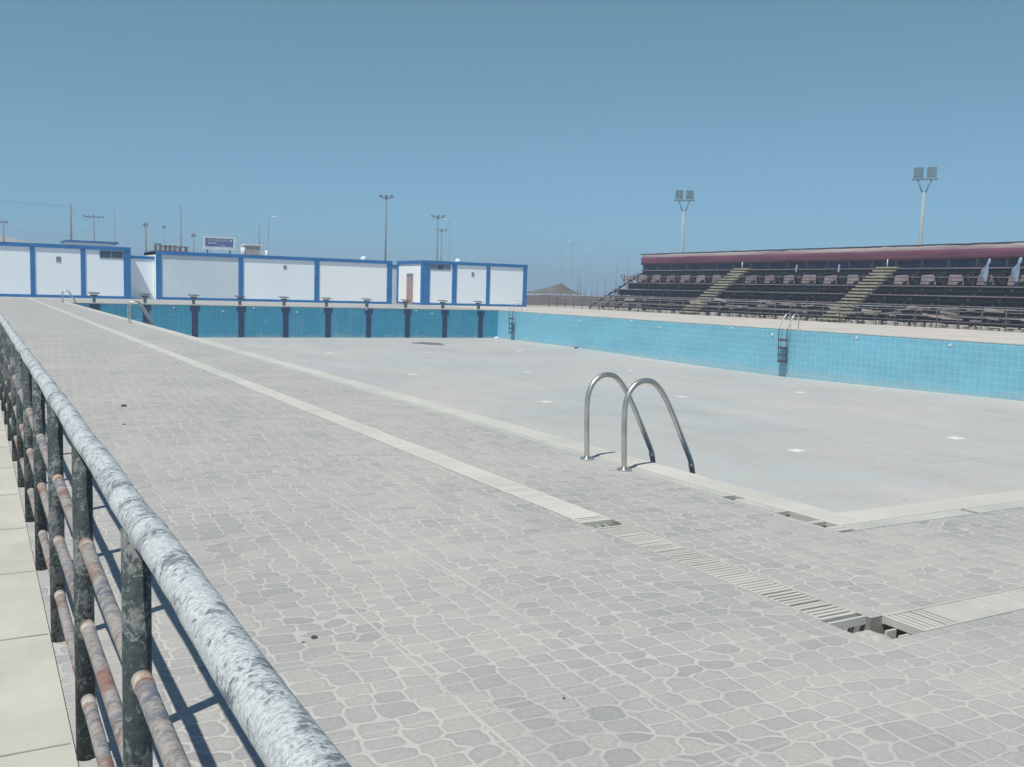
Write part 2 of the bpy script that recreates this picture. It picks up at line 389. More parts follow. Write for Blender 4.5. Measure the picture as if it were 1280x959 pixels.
# ------------------------------------------------------------------ swimming pool
pool = thing('swimming_pool', 'large empty rectangular swimming pool with blue tiled walls and dusty floor', 'swimming pool')
bm = B()
prof = [(YN, -1.78), (16, -1.78), (22.9, -1.90), (28.8, -2.0), (34, -1.98), (41, -1.86), (46.5, -1.80), (YF, -1.79)]
for (y0, z0), (y1, z1) in zip(prof, prof[1:]): quad(bm, (XL, y0, z0), (XR, y0, z0), (XR, y1, z1), (XL, y1, z1))
obj('pool_floor', bm, 'floor', pool)
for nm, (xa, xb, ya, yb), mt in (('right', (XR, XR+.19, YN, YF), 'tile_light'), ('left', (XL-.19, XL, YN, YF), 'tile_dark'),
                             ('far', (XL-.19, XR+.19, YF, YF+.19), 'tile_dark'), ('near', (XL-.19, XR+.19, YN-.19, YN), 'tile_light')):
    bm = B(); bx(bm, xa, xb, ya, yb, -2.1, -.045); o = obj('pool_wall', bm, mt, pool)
# coping slabs
for xa, xb, ya, yb in ((XL-CW, XL+.012, YN-CW, YF+CW), (XR-.012, XR+CW, YN-CW, YF+CW), (XL+.012, XR-.012, YF-.012, YF+CW), (XL+.012, XR-.012, YN-CW, YN+.012)):
    bm = B(); bx(bm, xa, xb, ya, yb, -.043, .006); obj('coping', bm, 'coping', pool, .008)
for i in range(10):
    x = XL+1.25+2.5*i; bm = B()
    bx(bm, x-.165, x+.165, YF-.008, YF-.001, -1.78, -.36); bx(bm, x-.26, x+.26, YF-.008, YF-.001, -.36, -.055)
    obj('lane_stripe', bm, 'stripe', pool)
for x, z in ((9.39, -.18), (12.0, -.33), (13.68, -.13), (16.14, -.32), (20.34, -.1), (23.54, -.13), (24.62, -.3)):
    bm = B(); tube(bm, [(x, YF-.03, z), (x, YF, z)], .045, 10); obj('water_inlet', bm, 'marker', pool)
for y, z in ((39.5, -.13), (37.2, -.325), (32.1, -.13), (29.6, -.283), (25.2, -.17), (44.3, -.3), (21.2, -.2), (48.7, -.15)):
    bm = B(); tube(bm, [(XR-.03, y, z), (XR, y, z)], .05, 10); obj('water_inlet', bm, 'marker', pool)
def fz(y):
    for (y0, z0), (y1, z1) in zip(prof, prof[1:]):
        if y0 <= y <= y1: return z0+(z1-z0)*(y-y0)/(y1-y0)
    return -1.8
for gy in (13.53, 23.05, 32.6, 42.1):
    for gx in (9.3, 14.2, 19.1, 24.2):
        bm = B(); z = fz(gy); r = random.uniform(.12, .17)
        bx(bm, gx-r, gx+r, gy-r, gy+r, z-.02, z+.012); obj('floor_inlet_cover', bm, 'marker', pool, .005)
# overflow gutter: trench + slats
bm = B()
def ring(bm, x0, x1, y0, y1, wd, z0, z1):
    bx(bm, x0, x0+wd, y0, y1, z0, z1); bx(bm, x1-wd, x1, y0, y1, z0, z1)
    bx(bm, x0+wd, x1-wd, y0, y0+wd, z0, z1); bx(bm, x0+wd, x1-wd, y1-wd, y1, z0, z1)
ring(bm, PX0, PX1, PY0, PY1, GW-.003, -.14, -.09)
ring(bm, PX0-.03, PX1+.03, PY0-.03, PY1+.03, .03, -.14, -.002)
obj('gutter_trench', bm, 'trench', pool)
bm = B(); p = .045; sw = .039
def miss(x, y):   # broken stretches of grating near the close corner
    return (x < PX0+GW and (3.62 < y < 3.84 or 3.50 < y < 3.57 or 4.24 < y < 4.30)) or (y < PY0+GW and (4.49 < x < 4.515 or 4.66 < x < 4.68 or 5.04 < x < 5.06))
y = PY0+.03
while y < PY1:
    if not miss(PX0+.05, y): bx(bm, PX0+.004, PX0+GW-.004, y, y+sw, -.022, .001)
    if y > 15: bx(bm, PX1-GW+.004, PX1-.004, y, y+sw, -.022, .001)
    y += p
x = PX0+GW
while x < PX1-GW:
    if not miss(x+sw/2, PY0+.05): bx(bm, x, x+sw, PY0+.004, PY0+GW-.004, -.022, .001)
    bx(bm, x, x+sw, PY1-GW+.004, PY1-.004, -.022, .001)
    x += p
o = obj('gutter_grating', bm, 'gutter', pool)

# ------------------------------------------------------------------ drain channel in the deck
ch = thing('drain_channel', 'shallow concrete drain channel sunk in the paved deck with an open corner', 'drain')
bm = B()
bx(bm, DX0-.02, DX1+.02, DY0-.02, DFE, -.17, -.14)
bx(bm, DX0-.02, DX0, DY0-.02, DFE, -.14, -.003); bx(bm, DX1, DX1+.02, DY1, DFE, -.14, -.003)
bx(bm, DX1+.02, DRE, DY0-.02, DY1+.02, -.17, -.14)
bx(bm, DX0, DRE, DY0-.02, DY0, -.14, -.003); bx(bm, DX1+.02, DRE, DY1, DY1+.02, -.14, -.003)
obj('channel_wall', bm, 'trench', ch)
bm = B(); bx(bm, DX0+.001, DX1-.001, 4.20, DFE-.01, -.139, .0012)
bx(bm, DX0+.001, DX1-.001, 2.85, 4.0, -.139, -.0045)

obj('dust_fill', bm, 'coping', ch)
bm = B(); bx(bm, 3.26, DRE-.01, DY0+.001, DY1-.001, -.139, -.0008); obj('dust_fill', bm, 'dustygrate', ch)
bm = B()   # lump of cement in the open corner
n = 14
gg = [[bm.verts.new((DX0+.012+(.185)*i/n, DY0+.004+.182*j/n, -.085+.075*max(0, 1-((i/n-.5)**2*2.6+(j/n-.5)**2*2.2))+.012*mnoise.noise(Vector((i*.33, j*.33, 1))))) for j in range(n+1)] for i in range(n+1)]
for i in range(n):
    for j in range(n): bm.faces.new((gg[i][j], gg[i+1][j], gg[i+1][j+1], gg[i][j+1])).smooth = True
obj('cement_lump', bm, 'cement', ch)
def grate(a0, a1, along, label, mat='grate'):
    t = thing('drain_grate', label, 'drain grate', group='cream slatted drain grates in the deck')
    bm = B(); p, sw = .030, .019; v = a0
    while v < a1-sw:
        wv = random.uniform(-.0028, .0012); pass
        if along == 'y': bx(bm, DX0+.012, DX1-.012, v, v+sw, -.028, .001+wv)
        else: bx(bm, v, v+sw, DY0+.012, DY1-.012, -.028, .001+wv)
        v += p
    obj('slats', bm, mat, t)
    bm = B()
    if along == 'y': bx(bm, DX0+.001, DX0+.011, a0, a1, -.03, .003); bx(bm, DX1-.011, DX1-.001, a0, a1, -.03, .003)
    else: bx(bm, a0, a1, DY0+.001, DY0+.011, -.03, .003); bx(bm, a0, a1, DY1-.011, DY1-.001, -.03, .003)
    obj('grate_edge', bm, mat, t)
grate(2.47, 4.015, 'y', 'short cream slatted drain grate between the square gap and the open corner', 'dustygrate')
grate(4.11, DFE, 'y', 'long cream drain grate running away along the left side of the deck')
grate(3.03, DRE, 'x', 'cream drain grate running right from the open corner in front of the pool', 'dustygrate')
def sbar(*a):
    bm = B(); bx(bm, *a); obj('support_bar', bm, 'gutter', ch)
for x in (DX0+.05, DX0+.10, DX0+.15): sbar(x, x+.006, 4.015, 4.11, -.06, -.02)
sbar(DX0+.001, DX1-.001, 2.425, 2.437, -.03, .002)
for x in (DX0+.06, DX0+.13): sbar(x, x+.010, 2.438, 2.47, -.09, -.03)
for y in (DY0+.06, DY0+.12): sbar(2.975, 3.028, y, y+.010, -.09, -.03)

# ------------------------------------------------------------------ near pipe fence
FX = .225
fence = thing('pipe_railing', 'long pipe railing in the left foreground with flaking white top rail and blackened posts', 'railing', (0, 0, 0))
bm = B()
pth = [(FX, -.6+.04*i, .822+.003*math.sin(i*.3)) for i in range(0, 630)]
rad = [.0260+.0012*mnoise.noise(Vector((0, q[1]*14, 0))) for q in pth]
tube(bm, pth, .026, 28, rads=rad)
for y in (1.5, 3.3, 8.7):    # welded sleeves
    tube(bm, [(FX, y, .822), (FX, y+.012, .822)], .0285, 28)
obj('top_rail', bm, 'toprail', fence)
ys = [-.15+.894*i for i in range(0, 27)]
for y in ys:
    bm = B(); tube(bm, [(FX, y, -.01), (FX, y, .80)], .0235, 20); obj('post', bm, 'post', fence)
for z in (.548, .352, .158):
    for y0, y1 in zip(ys, ys[1:]):
        dz = random.uniform(-.008, .008)
        bm = B(); tube(bm, [(FX+.004, y0, z+dz), (FX+.004, (y0+y1)/2, z+dz*.6-.002), (FX+.004, y1, z-dz)], .0158, 16, caps=False); obj('middle_rail', bm, 'midrail', fence)
        if y1 < 9:
            bm = B(); tube(bm, [(FX+.004, y1-.022, z-dz), (FX+.004, y1-.055-random.random()*.02, z-dz)], .0172, 16); obj('weld_collar', bm, 'rustend', fence)

# ------------------------------------------------------------------ pool ladders
lprof = [(0, 0), (-.012, .22), (-.015, .43), (.015, .535), (.075, .597), (.148, .617), (.228, .598), (.312, .515), (.395, .385), (.49, .21), (.565, .07), (.595, .005), (.607, -.055), (.60, -.6), (.56, -1.38)]
def make_ladder(label):
    t = thing('pool_ladder', label, 'pool ladder', (3.885, 5.494, 0), group='steel pool ladders')
    for s in (-1, 1):
        y = .23*s
        P = [Vector((x, y, z)) for x, z in lprof[:13]]
        sp = smooth_path(P, 5); bm = B(); tube(bm, sp, .019, 16)
        obj('handrail', bm, 'steel', t)
        bm = B(); tube(bm, [(.586, y, .012), (.598, y, -.02), (.607, y, -.055), (.60, y, -.6), (.56, y, -1.38)], .0197, 16); obj('lower_rail', bm, 'steel_dark', t)
        bm = B(); tube(bm, [(0, y, .0), (0, y, .012)], .052, 24); obj('base_flange', bm, 'steel', t, .003)
    for z in (-.42, -.74, -1.03, -1.3):
        bm = B(); bx(bm, .53, .65, -.21, .21, z-.09, z); obj('rung', bm, 'steel_dark', t, .006)
    return t
lad = make_ladder('steel pool ladder nearest the camera, two bent handrails on the left pool edge')
dup(lad, (3.885, 29.13, 0), 0, 'small second steel ladder halfway along the left pool edge')
dup(lad, (3.885, 52.4, 0), 0, 'tiny farthest steel ladder on the left pool edge before the left building')
dup(lad, (XR+.36, 28.77, 0), math.pi, 'steel ladder with dark rungs halfway along the right pool wall')
dup(lad, (XR+.36, 51.65, 0), math.pi, 'small steel ladder with dark rungs by the far right pool corner')

# ------------------------------------------------------------------ starting blocks
def make_block(label):
    t = thing('starting_block', label, 'starting block', group='starting blocks at the far end of the pool')
    bm = B(); bx(bm, -.07, .07, -.08, .12, 0, .40); obj('pedestal', bm, 'concretepole', t, .01)
    bm = B(); bx(bm, -.16, .16, -.02, .1, .33, .42); obj('bracket', bm, 'scaffold', t)
    bm = B(); vs = [(-.26, -.22, .455), (.26, -.22, .455), (.26, .3, .50), (-.26, .3, .50)]
    a = [bm.verts.new(v) for v in vs]; b = [bm.verts.new((v[0], v[1], v[2]+.03)) for v in vs]
    bm.faces.new(a[::-1]); bm.faces.new(b)
    for k in range(4): bm.faces.new((a[k], a[(k+1) % 4], b[(k+1) % 4], b[k]))
    obj('platform', bm, 'blockplate', t, .006)
    bm = B(); tube(bm, [(-.2, -.24, .40), (-.2, -.30, .33), (.2, -.30, .33), (.2, -.24, .40)], .014, 8); obj('grip_bar', bm, 'steel_dark', t)
    return t
ordn = ['first', 'second', 'third', 'fourth', 'fifth', 'sixth', 'seventh', 'eighth', 'ninth', 'tenth']
bnote = ['in front of the left building', 'behind the small halfway ladder', 'in front of the greyish wall panel', 'in front of the column beside the greyish panel',
         'in front of the vented middle panel', 'left of the main building third column', 'in front of the bright white panel', 'in front of the pink door', 'below the dark window of the right building', 'last before the far right corner']
blk = None
for i in range(10):
    lb = '%s grey starting block from the left, %s' % (ordn[i], bnote[i])
    loc = (XL+1.25+2.5*i, YF+.32, .006)
    if blk is None: blk = make_block(lb); blk.location = loc
    else: dup(blk, loc, 0, lb)

# ------------------------------------------------------------------ buildings
def beam(par, name, x0, x1, y, z0, z1, d=.06, mat='blue', back=.1):
    bm = B(); bx(bm, x0, x1, y-d, y+back, z0, z1); return obj(name, bm, mat, par)
def facade(t, y, x0, x1, top, cols, mats, depth=5, base=.17, cap=.24):
    bm = B(); bx(bm, x0, x1, y+.08, y+depth, 0, top-.03); obj('wall', bm, 'white_side', t)
    for (a, b), (c, d), m in zip(cols, cols[1:], mats):
        beam(t, 'wall_panel', b, c, y, base, top-cap, d=0, mat=m, back=.079)
    for a, b in cols: beam(t, 'column', a, b, y, 0.0, top-cap, d=.05, back=.078)
    beam(t, 'roof_beam', x0, x1, y, top-cap, top, d=.08, back=depth)
    for (a, b), (c, d) in zip(cols, cols[1:]): beam(t, 'base_beam', b, c, y, 0, base, d=.03, back=.078)
def window(t, x0, x1, z0, z1, y, npane=3, mats=('shutter', 'window', 'shutter')):
    bm = B()
    for a, b, c, d in ((x0, x1, z0, z0+.04), (x0, x1, z1-.04, z1), (x0, x0+.04, z0+.04, z1-.04), (x1-.04, x1, z0+.04, z1-.04)): bx(bm, a, b, y-.02, y+.03, c, d)
    f = obj('window', bm, 'vent', t); w_ = (x1-x0-.08)/npane
    for k in range(npane):
        bm = B(); bx(bm, x0+.04+w_*k+.012, x0+.04+w_*(k+1)-.012, y-.008, y+.02, z0+.04, z1-.04); obj('pane', bm, mats[k % len(mats)], f)
def vent(t, x, z, y, s=.13, h=.16):
    bm = B(); bx(bm, x-s, x+s, y-.03, y+.01, z-h, z+h)
    v = obj('vent', bm, 'vent', t)
L = thing('changing_room_building', 'low white building with blue columns at far left, dark window near its right end', 'building')
facade(L, 66, -4.6, 8.9, 3.31, [(-4.6, -4.3), (-1.3, -1.0), (3.11-1.7, 3.11-1.45-.25)][:2]+[(.45-.15, .6)][:0]+[(3.11, 3.37), (5.95, 6.22), (8.47, 8.9)], ['white']*4)
window(L, 7.05, 8.45, 2.56, 3.04, 65.99, 2, ('window', 'window')); vent(L, 4.69, 2.39, 66)
W1 = thing('boundary_wall', 'short recessed white wall with a blue top between the left and main buildings', 'wall')
bm = B(); bx(bm, 8.9, 10.5, 67.0, 67.2, 0, 2.63); obj('wall_panel', bm, 'white', W1)
beam(W1, 'top_beam', 8.9, 10.5, 67.0, 2.63, 2.82, d=.05, back=.25)
Mn = thing('main_building', 'long low white central building with blue columns, greyish first panel and bright last panel', 'building')
facade(Mn, 66.5, 10.52, 27.13, 3.19, [(10.52, 10.86), (15.87, 16.19), (21.21, 21.55), (26.72, 27.13)], ['greywhite', 'white', 'white_side'])
vent(Mn, 19.08, 2.44, 66.5, .11, .12)
W2 = thing('boundary_wall', 'narrow white wall strip in the gap between the main and right buildings', 'wall')
bm = B(); bx(bm, 27.0, 29.6, 71.2, 71.4, 0, 2.85); obj('wall_panel', bm, 'greywhite', W2)
beam(W2, 'top_beam', 27.0, 29.6, 71.2, 2.85, 3.05, d=.05, back=.25)
Rb = thing('kiosk_building', 'white building at the right with a pink door on its bright side wall', 'building')
facade(Rb, 66, 29.43, 38.4, 3.33, [(29.45, 29.95), (31.82, 32.2), (34.76, 35.06), (38.05, 38.4)], ['white']*3)
window(Rb, 29.99, 31.68, 2.66, 3.07, 65.99); vent(Rb, 33.58, 2.43, 66, .1, .16)
# its side wall: columns, beams and the door
bm = B(); bx(bm, 29.36, 29.449, 66.0, 66.35, 0, 3.09); obj('column', bm, 'blue', Rb)
bm = B(); bx(bm, 29.36, 29.429, 70.75, 71.0, 0, 3.09); obj('column', bm, 'blue', Rb)
bm = B(); bx(bm, 29.35, 29.428, 66.0, 71.0, 3.09, 3.327); obj('roof_beam', bm, 'blue', Rb)
for a, b in ((66.35, 67.8), (69.1, 70.75)):
    bm = B(); bx(bm, 29.38, 29.429, a, b, 0, .15); obj('base_beam', bm, 'blue', Rb)
bm = B(); bx(bm, 29.38, 29.429, 67.87, 69.03, .0, 2.12); o = obj('door', bm, 'door', Rb)
bm = B(); bx(bm, 29.37, 29.429, 67.87, 69.03, 2.12, 2.36); obj('transom', bm, 'vent', Rb)
# flat roofed shelter behind the left building
t = thing('flat_roof_shelter', 'flat white roof slab with blue fascia showing above the left building', 'shelter')
bm = B(); bx(bm, 5.9, 8.9, 75, 79, 3.58, 3.80); obj('roof_slab', bm, 'white_side', t)
bm = B(); bx(bm, 5.75, 9.3, 74.9, 79.2, 3.80, 3.93); obj('fascia', bm, 'blue', t)
for x in (6.1, 8.7):
    bm = B(); bx(bm, x-.1, x+.1, 75.2, 75.4, -.05, 3.58); obj('post', bm, 'blue', t)
t = thing('unfinished_brick_room', 'brown unfinished brick parapet showing above the start of the main building', 'building')
bm = B()
bx(bm, 11.6, 14.0, 74, 77, -.05, 3.45)
for x in (11.6, 11.95, 12.3, 12.62, 12.96, 13.3, 13.75): bx(bm, x, x+.2, 74, 74.2, 3.45, 3.75+random.random()*.12)
bx(bm, 11.6, 12.1, 74.0, 74.2, 3.85, 3.95); bx(bm, 12.1, 14.0, 74.02, 74.18, 3.72, 3.80)
obj('brick_wall', bm, 'brown', t)
t = thing('water_tank_house', 'small pale rooftop box standing right of the blue billboard', 'building')
bm = B(); bx(bm, 22.2, 23.5, 90, 91.4, -.05, 4.75); obj('wall', bm, 'block', t)
bm = B(); bx(bm, 22.05, 23.65, 89.9, 91.5, 4.75, 4.87); obj('roof', bm, 'signwhite', t)
bm = B(); tube(bm, [(21.95, 90.2, 3.6), (21.95, 90.2, 4.55)], .22, 12); tube(bm, [(24.1, 90.2, 3.5), (24.1, 90.2, 4.35)], .2, 12); obj('tank', bm, 'signwhite', t)
bm = B(); tube(bm, [(21.95, 90.2, -.05), (21.95, 90.2, 3.6)], .06, 8); tube(bm, [(24.1, 90.2, -.05), (24.1, 90.2, 3.5)], .06, 8); obj('tank_stand', bm, 'vent', t)
for nm, X, Y, lb in (('white_dome', 34.0, 69.5, 'small white dome on the roof of the right building'), ('white_dome', 26.2, 70.0, 'small white dome on the right end of the main building roof')):
    bm = B(); bmesh.ops.create_uvsphere(bm, u_segments=16, v_segments=8, radius=.26, matrix=Matrix.Translation((0, 0, .12)))
    for f in bm.faces: f.smooth = True
    o = obj('rooftop_dome', bm, 'signwhite'); o.location = (X, Y, 3.33 if X > 30 else 3.19); tag(o, lb, 'roof dome', 'white domes on the roofs')
# billboard
t = thing('billboard', 'blue billboard with white frame and faded lettering behind the main building roof', 'sign')
by = 85; c0 = at(254, 295.5, by); c1 = at(294, 313.5, by)
bm = B(); bx(bm, c0.x+.15, c1.x-.15, by, by+.08, c1.z+.18, c0.z-.08); pn = obj('sign_panel', bm, 'signblue', t)
bm = B()
bx(bm, c0.x, c1.x, by-.03, by+.1, c0.z-.12, c0.z+.04); bx(bm, c0.x, c1.x, by-.03, by+.1, c1.z, c1.z+.26)
bx(bm, c0.x, c0.x+.17, by-.03, by+.1, c1.z+.26, c0.z-.12); bx(bm, c1.x-.17, c1.x, by-.03, by+.1, c1.z+.26, c0.z-.12)
obj('frame', bm, 'signwhite', t)
bm = B(); zt = c0.z-.24
random.seed(3)
x = c0.x+.40          # a line of letter-sized strokes: too small in the photo to read
while x < c1.x-.5:
    wd = .085
    bx(bm, x, x+.025, by-.012, by+.002, zt-.11, zt+.05)
    if random.random() < .7: bx(bm, x+.025, x+wd*.8, by-.012, by+.002, zt+.02, zt+.05)
    if random.random() < .6: bx(bm, x+.025, x+wd*.8, by-.012, by+.002, zt-.11, zt-.08)
    x += .115
bx(bm, c0.x+.40, c0.x+1.1, by-.012, by+.002, zt-.27, zt-.23); bx(bm, c0.x+.40, c0.x+1.1, by-.012, by+.002, zt-.37, zt-.33)
bx(bm, c0.x+1.35, c0.x+1.9, by-.012, by+.002, zt-.52, zt-.48)
bmesh.ops.create_cone(bm, cap_ends=True, segments=16, radius1=.09, radius2=.09, depth=.014, matrix=Matrix.Translation((c1.x-.37, by-.007, zt-.04))@Matrix.Rotation(R(90), 4, 'X'))
obj('lettering', bm, 'signwhite', t)
for x in (c0.x+.4, c1.x-.4):
    bm = B(); tube(bm, [(x, by+.2, -.05), (x, by+.2, c0.z-.2)], .07, 8); obj('post', bm, 'mast', t)

# ------------------------------------------------------------------ grandstand
G = thing('grandstand', 'long scaffold grandstand of dark tiers with maroon cloth along its top, at right', 'grandstand')
GX0, GX1, GY0, GY1 = 42.35, 48.0, 19.0, 63.4
NR = 12
rows = [(GX0+.30+.455*k, .34+.262*k) for k in range(NR)]
for k, (x, z) in enumerate(rows):
    bm = B()
    bx(bm, x-.14, x+.15, GY0, GY1, z-(.055 if k % 2 else .03), z)
    obj('bench_plank' if k % 2 else 'foot_plank', bm, 'dustyplank' if k < 3 else 'plankedge' if k % 2 else 'blackcloth', G)
    if k % 2 and k > 1:
        bm = B(); random.seed(k)
        yy = GY0
        while yy < 62.0:
            a = yy; b = min(yy+1.75, GY1)
            bx(bm, x+.11, x+.14, a, b, z-.50+random.random()*.05, z-.045)
            yy += 1.75
        obj('riser_sheet', bm, 'blackcloth', G)
# pale pinkish panels along the upper row
random.seed(12); yy = GY0+.2; i = 0
while yy < 63:
    bm = B(); s = random.uniform(-.1, .12); h = random.uniform(-.05, .05)
    x, z = rows[8]; x += .33; 
    vs = [(yy+.02, z-.18), (yy+1.12+s, z-.18), (yy+.98+s*.5, z+.33+h), (yy+.12-s, z+.37)]
    a = [bm.verts.new((x, p, q)) for p, q in vs]; b = [bm.verts.new((x+.03, p, q)) for p, q in vs]
    bm.faces.new(a); bm.faces.new(b[::-1])
    for q in range(4): bm.faces.new((a[q], b[q], b[(q+1) % 4], a[(q+1) % 4]))
    obj('back_panel', bm, 'panel', G)
    bm = B(); bar(bm, (x-.02, yy+1.22, z+.36), (x-.02, yy+1.72, z+.36), .05); bar(bm, (x-.02, yy+1.22, z-.2), (x-.02, yy+1.22, z+.335), .05); bar(bm, (x-.02, yy+1.245, z-.18), (x-.02, yy+1.70, z+.32), .05)
    obj('bracket_frame', bm, 'scaffold', G); yy += 1.75; i += 1
# scaffold frames
yy = GY0+.35; fr = []
while yy < GY1+.1:
    bm = B()
    bar(bm, (GX0+.15, yy, .15), (GX1-.1, yy, rows[-1][1]-.08), .07, .10)
    for xx in (42.55, 43.8, 45.2, 46.6, 48.0):
        zt = .15+(xx-GX0-.15)/(GX1-.1-GX0-.15)*(rows[-1][1]-.23)
        bar(bm, (xx, yy, -.05), (xx, yy, zt if xx < 47.9 else 4.5), .055)
    bar(bm, (43.8, yy, .1), (45.2, yy, 1.6), .04); bar(bm, (45.2, yy, .1), (46.6, yy, 2.3), .04); bar(bm, (46.6, yy, .1), (48, yy, 3.0), .04)
    bar(bm, (42.55, yy, .22), (48, yy, .22), .045); bar(bm, (45.2, yy, 1.55), (48, yy, 1.55), .045)
    for k, (x, z) in enumerate(rows): bar(bm, (x, yy, z-.30), (x, yy, z-.04), .035)
    bar(bm, (47.80, yy, 2.9), (47.80, yy, 3.7), .11)
    obj('scaffold_frame', bm, 'scaffold', G)
    if yy+1.75 < GY1:
        for a_, b_, w_ in (((42.55, yy, .1), (42.55, yy+1.75, .1), .04), ((46.6, yy, .3), (46.6, yy+1.75, 2.2), .035), ((44.4, yy, .9), (44.4, yy+1.75, .2), .035), ((GX1-.15, yy, 2.6), (GX1-.15, yy+1.75, 3.5), .03)):
            bm = B(); bar(bm, a_, b_, w_); obj('cross_brace', bm, 'scaffold', G)
    yy += 1.75
# cloth walls along the back, as hanging sheets between posts with the odd tear
def cloth(name, z0, z1, mat, X, amp, y0=GY0, y1=63.7, gaps=()):
    bm = B(); n = int((y1-y0)/.25); cols_ = []
    for i in range(n+1):
        y = y0+(y1-y0)*i/n; s = abs(math.sin((y-GY0-.35)/1.75*math.pi))
        zt = z1-amp*s*(.5+.5*abs(mnoise.noise(Vector((y*.4, z1, 0))))); zb = z0+.03*mnoise.noise(Vector((y*.8, 5, z0)))
        dx = .015*mnoise.noise(Vector((y*1.3, z0, 2)))
        cols_.append([bm.verts.new((X+dx*(j/2-.5)*2, y, zb+(zt-zb)*j/3)) for j in range(4)])
    for i in range(n):
        y = y0+(y1-y0)*(i+.5)/n
        if any(a < y < b for a, b in gaps): continue
        for j in range(3): bm.faces.new((cols_[i][j], cols_[i+1][j], cols_[i+1][j+1], cols_[i][j+1])).smooth = True
    o = obj(name, bm, mat, G); m = o.modifiers.new('thick', 'SOLIDIFY'); m.thickness = .012; return o
cloth('back_sheet', .05, 2.75, 'blackcloth', 48.09, .0)
cloth('shade_toned_back_sheet', 2.75, 3.72, 'shadedtarp', 48.07, .0)
cloth('maroon_sheet', 3.66, 4.27, 'maroon', 47.88, .02)
cloth('pale_top_sheet', 4.12, 4.53, 'palecloth', 47.97, .015)
bm = B(); yy = GY0+.35
pts = []
while yy < 63.8: pts += [(47.95, yy, 4.56), (47.95, yy+.87, 4.55+random.uniform(-.015, .015))]; yy += 1.75
tube(bm, pts, .028, 8); obj('top_rail', bm, 'scaffold', G)
# the two yellow stairs
for yt, yb in ((52.0, 50.6), (39.6, 38.2)):
    bm = B(); n = 17
    for k in range(n):
        f = k/(n-1); x = 42.15+(47.55-42.15)*f; z = .20+(3.28-.20)*f; yc = yb+(yt-yb)*f*.6
        bx(bm, x-.15, x+.15, yc-.72, yc+.72, z-.075, z+.02)
    st = obj('stair', bm, 'yellow', G)
    for s in (-.7, .7):
        bm = B(); bar(bm, (42.05, yb+s, .08), (47.6, yb+(yt-yb)*.6+s, 3.12), .05, .14); obj('stringer', bm, 'plank', st)
    bm = B(); tube(bm, [(47.6, yt-.5, 3.28), (47.6, yt-.5, 3.75)], .03, 8); obj('handrail_post', bm, 'signwhite', st)
bm = B()
for yy in (42.44, 46.0):
    quad(bm, (47.3, yy, 3.0), (47.3, yy+.13, 3.02), (47.32, yy+.10, 3.5), (47.32, yy-.03, 3.46))
o = obj('loose_strip', bm, 'rag', G); o.modifiers.new('thick', 'SOLIDIFY').thickness = .02
# pale rags hanging in the last visible bays
for i, (yy, z1_, wd) in enumerate(((31.75, 3.62, .34), (30.05, 3.66, .33))):
    bm = B(); prof_ = [(.0, -.75, -.45), (-.22, -.8, -.2), (-.34, -.5, -.1), (-.6, -.55, .65), (-.85, -.5, .75), (-1.05, -.4, .35), (-1.25, -.45, .1), (-1.45, -.2, .1)]
    a = []; 
    for dz, l, r_ in prof_:
        a.append((bm.verts.new((46.2+.05*i, yy+l*wd, z1_+dz)), bm.verts.new((46.25, yy+(l+r_)/2*wd, z1_+dz)), bm.verts.new((46.2, yy+r_*wd, z1_+dz))))
    for p_, q_ in zip(a, a[1:]):
        for k in (0, 1): bm.faces.new((p_[k], p_[k+1], q_[k+1], q_[k])).smooth = True
    o = obj('hanging_rag', bm, 'rag', G); o.modifiers.new('thick', 'SOLIDIFY').thickness = .02
# pale blocks on the ground in front of the first tier
random.seed(21)
y = 22.0; k = 0
while y < 62:
    big = y < 34
    h = random.uniform(.10, .26); wd = random.uniform(.15, .55)
    bm = B(); bx(bm, 0, random.uniform(.2, .3), 0, wd, 0, h)
    o = obj('footing_block', bm, 'block', G, .015); o.location = (42.25+random.uniform(-.05, .15), y, -.02); o.rotation_euler = (0, 0, random.uniform(-.15, .15))
    y += wd+random.uniform(.12, .75 if not big else .45)
random.seed(31)
for k in range(60):      # odd boards and dusty seat pieces piled on the lowest tiers
    y = random.uniform(24, 61.5); z = random.uniform(.36, .98); x = GX0+.10+(z-.3)*1.6
    bm = B(); bx(bm, -.03, .03, 0, random.uniform(.3, 1.3), 0, random.uniform(.06, .17))
    o = obj('loose_board', bm, 'dustyplank', G); o.location = (x, y, z); o.rotation_euler = (random.uniform(-.12, .12), random.uniform(-.5, .5), 0)

# ------------------------------------------------------------------ far fence
FF = thing('tube_fence', 'long low grey tube fence running along the right deck in front of the grandstand', 'fence')
fx = 41.55; fy0, fy1 = 20.0, 68.6
for z, r_, m in ((1.0, .030, 'galv'), (.66, .018, 'fencepost'), (.34, .018, 'fencepost')):
    bm = B(); tube(bm, [(fx, fy0+i*2.43, z+random.uniform(-.006, .006)) for i in range(21)], r_, 10); obj('top_rail' if z == 1.0 else 'middle_rail', bm, m, FF)
y = fy0
while y <= fy1:
    bm = B(); tube(bm, [(fx, y, -.03), (fx, y, .98)], .026, 8); obj('post', bm, 'fencepost', FF); y += 1.22
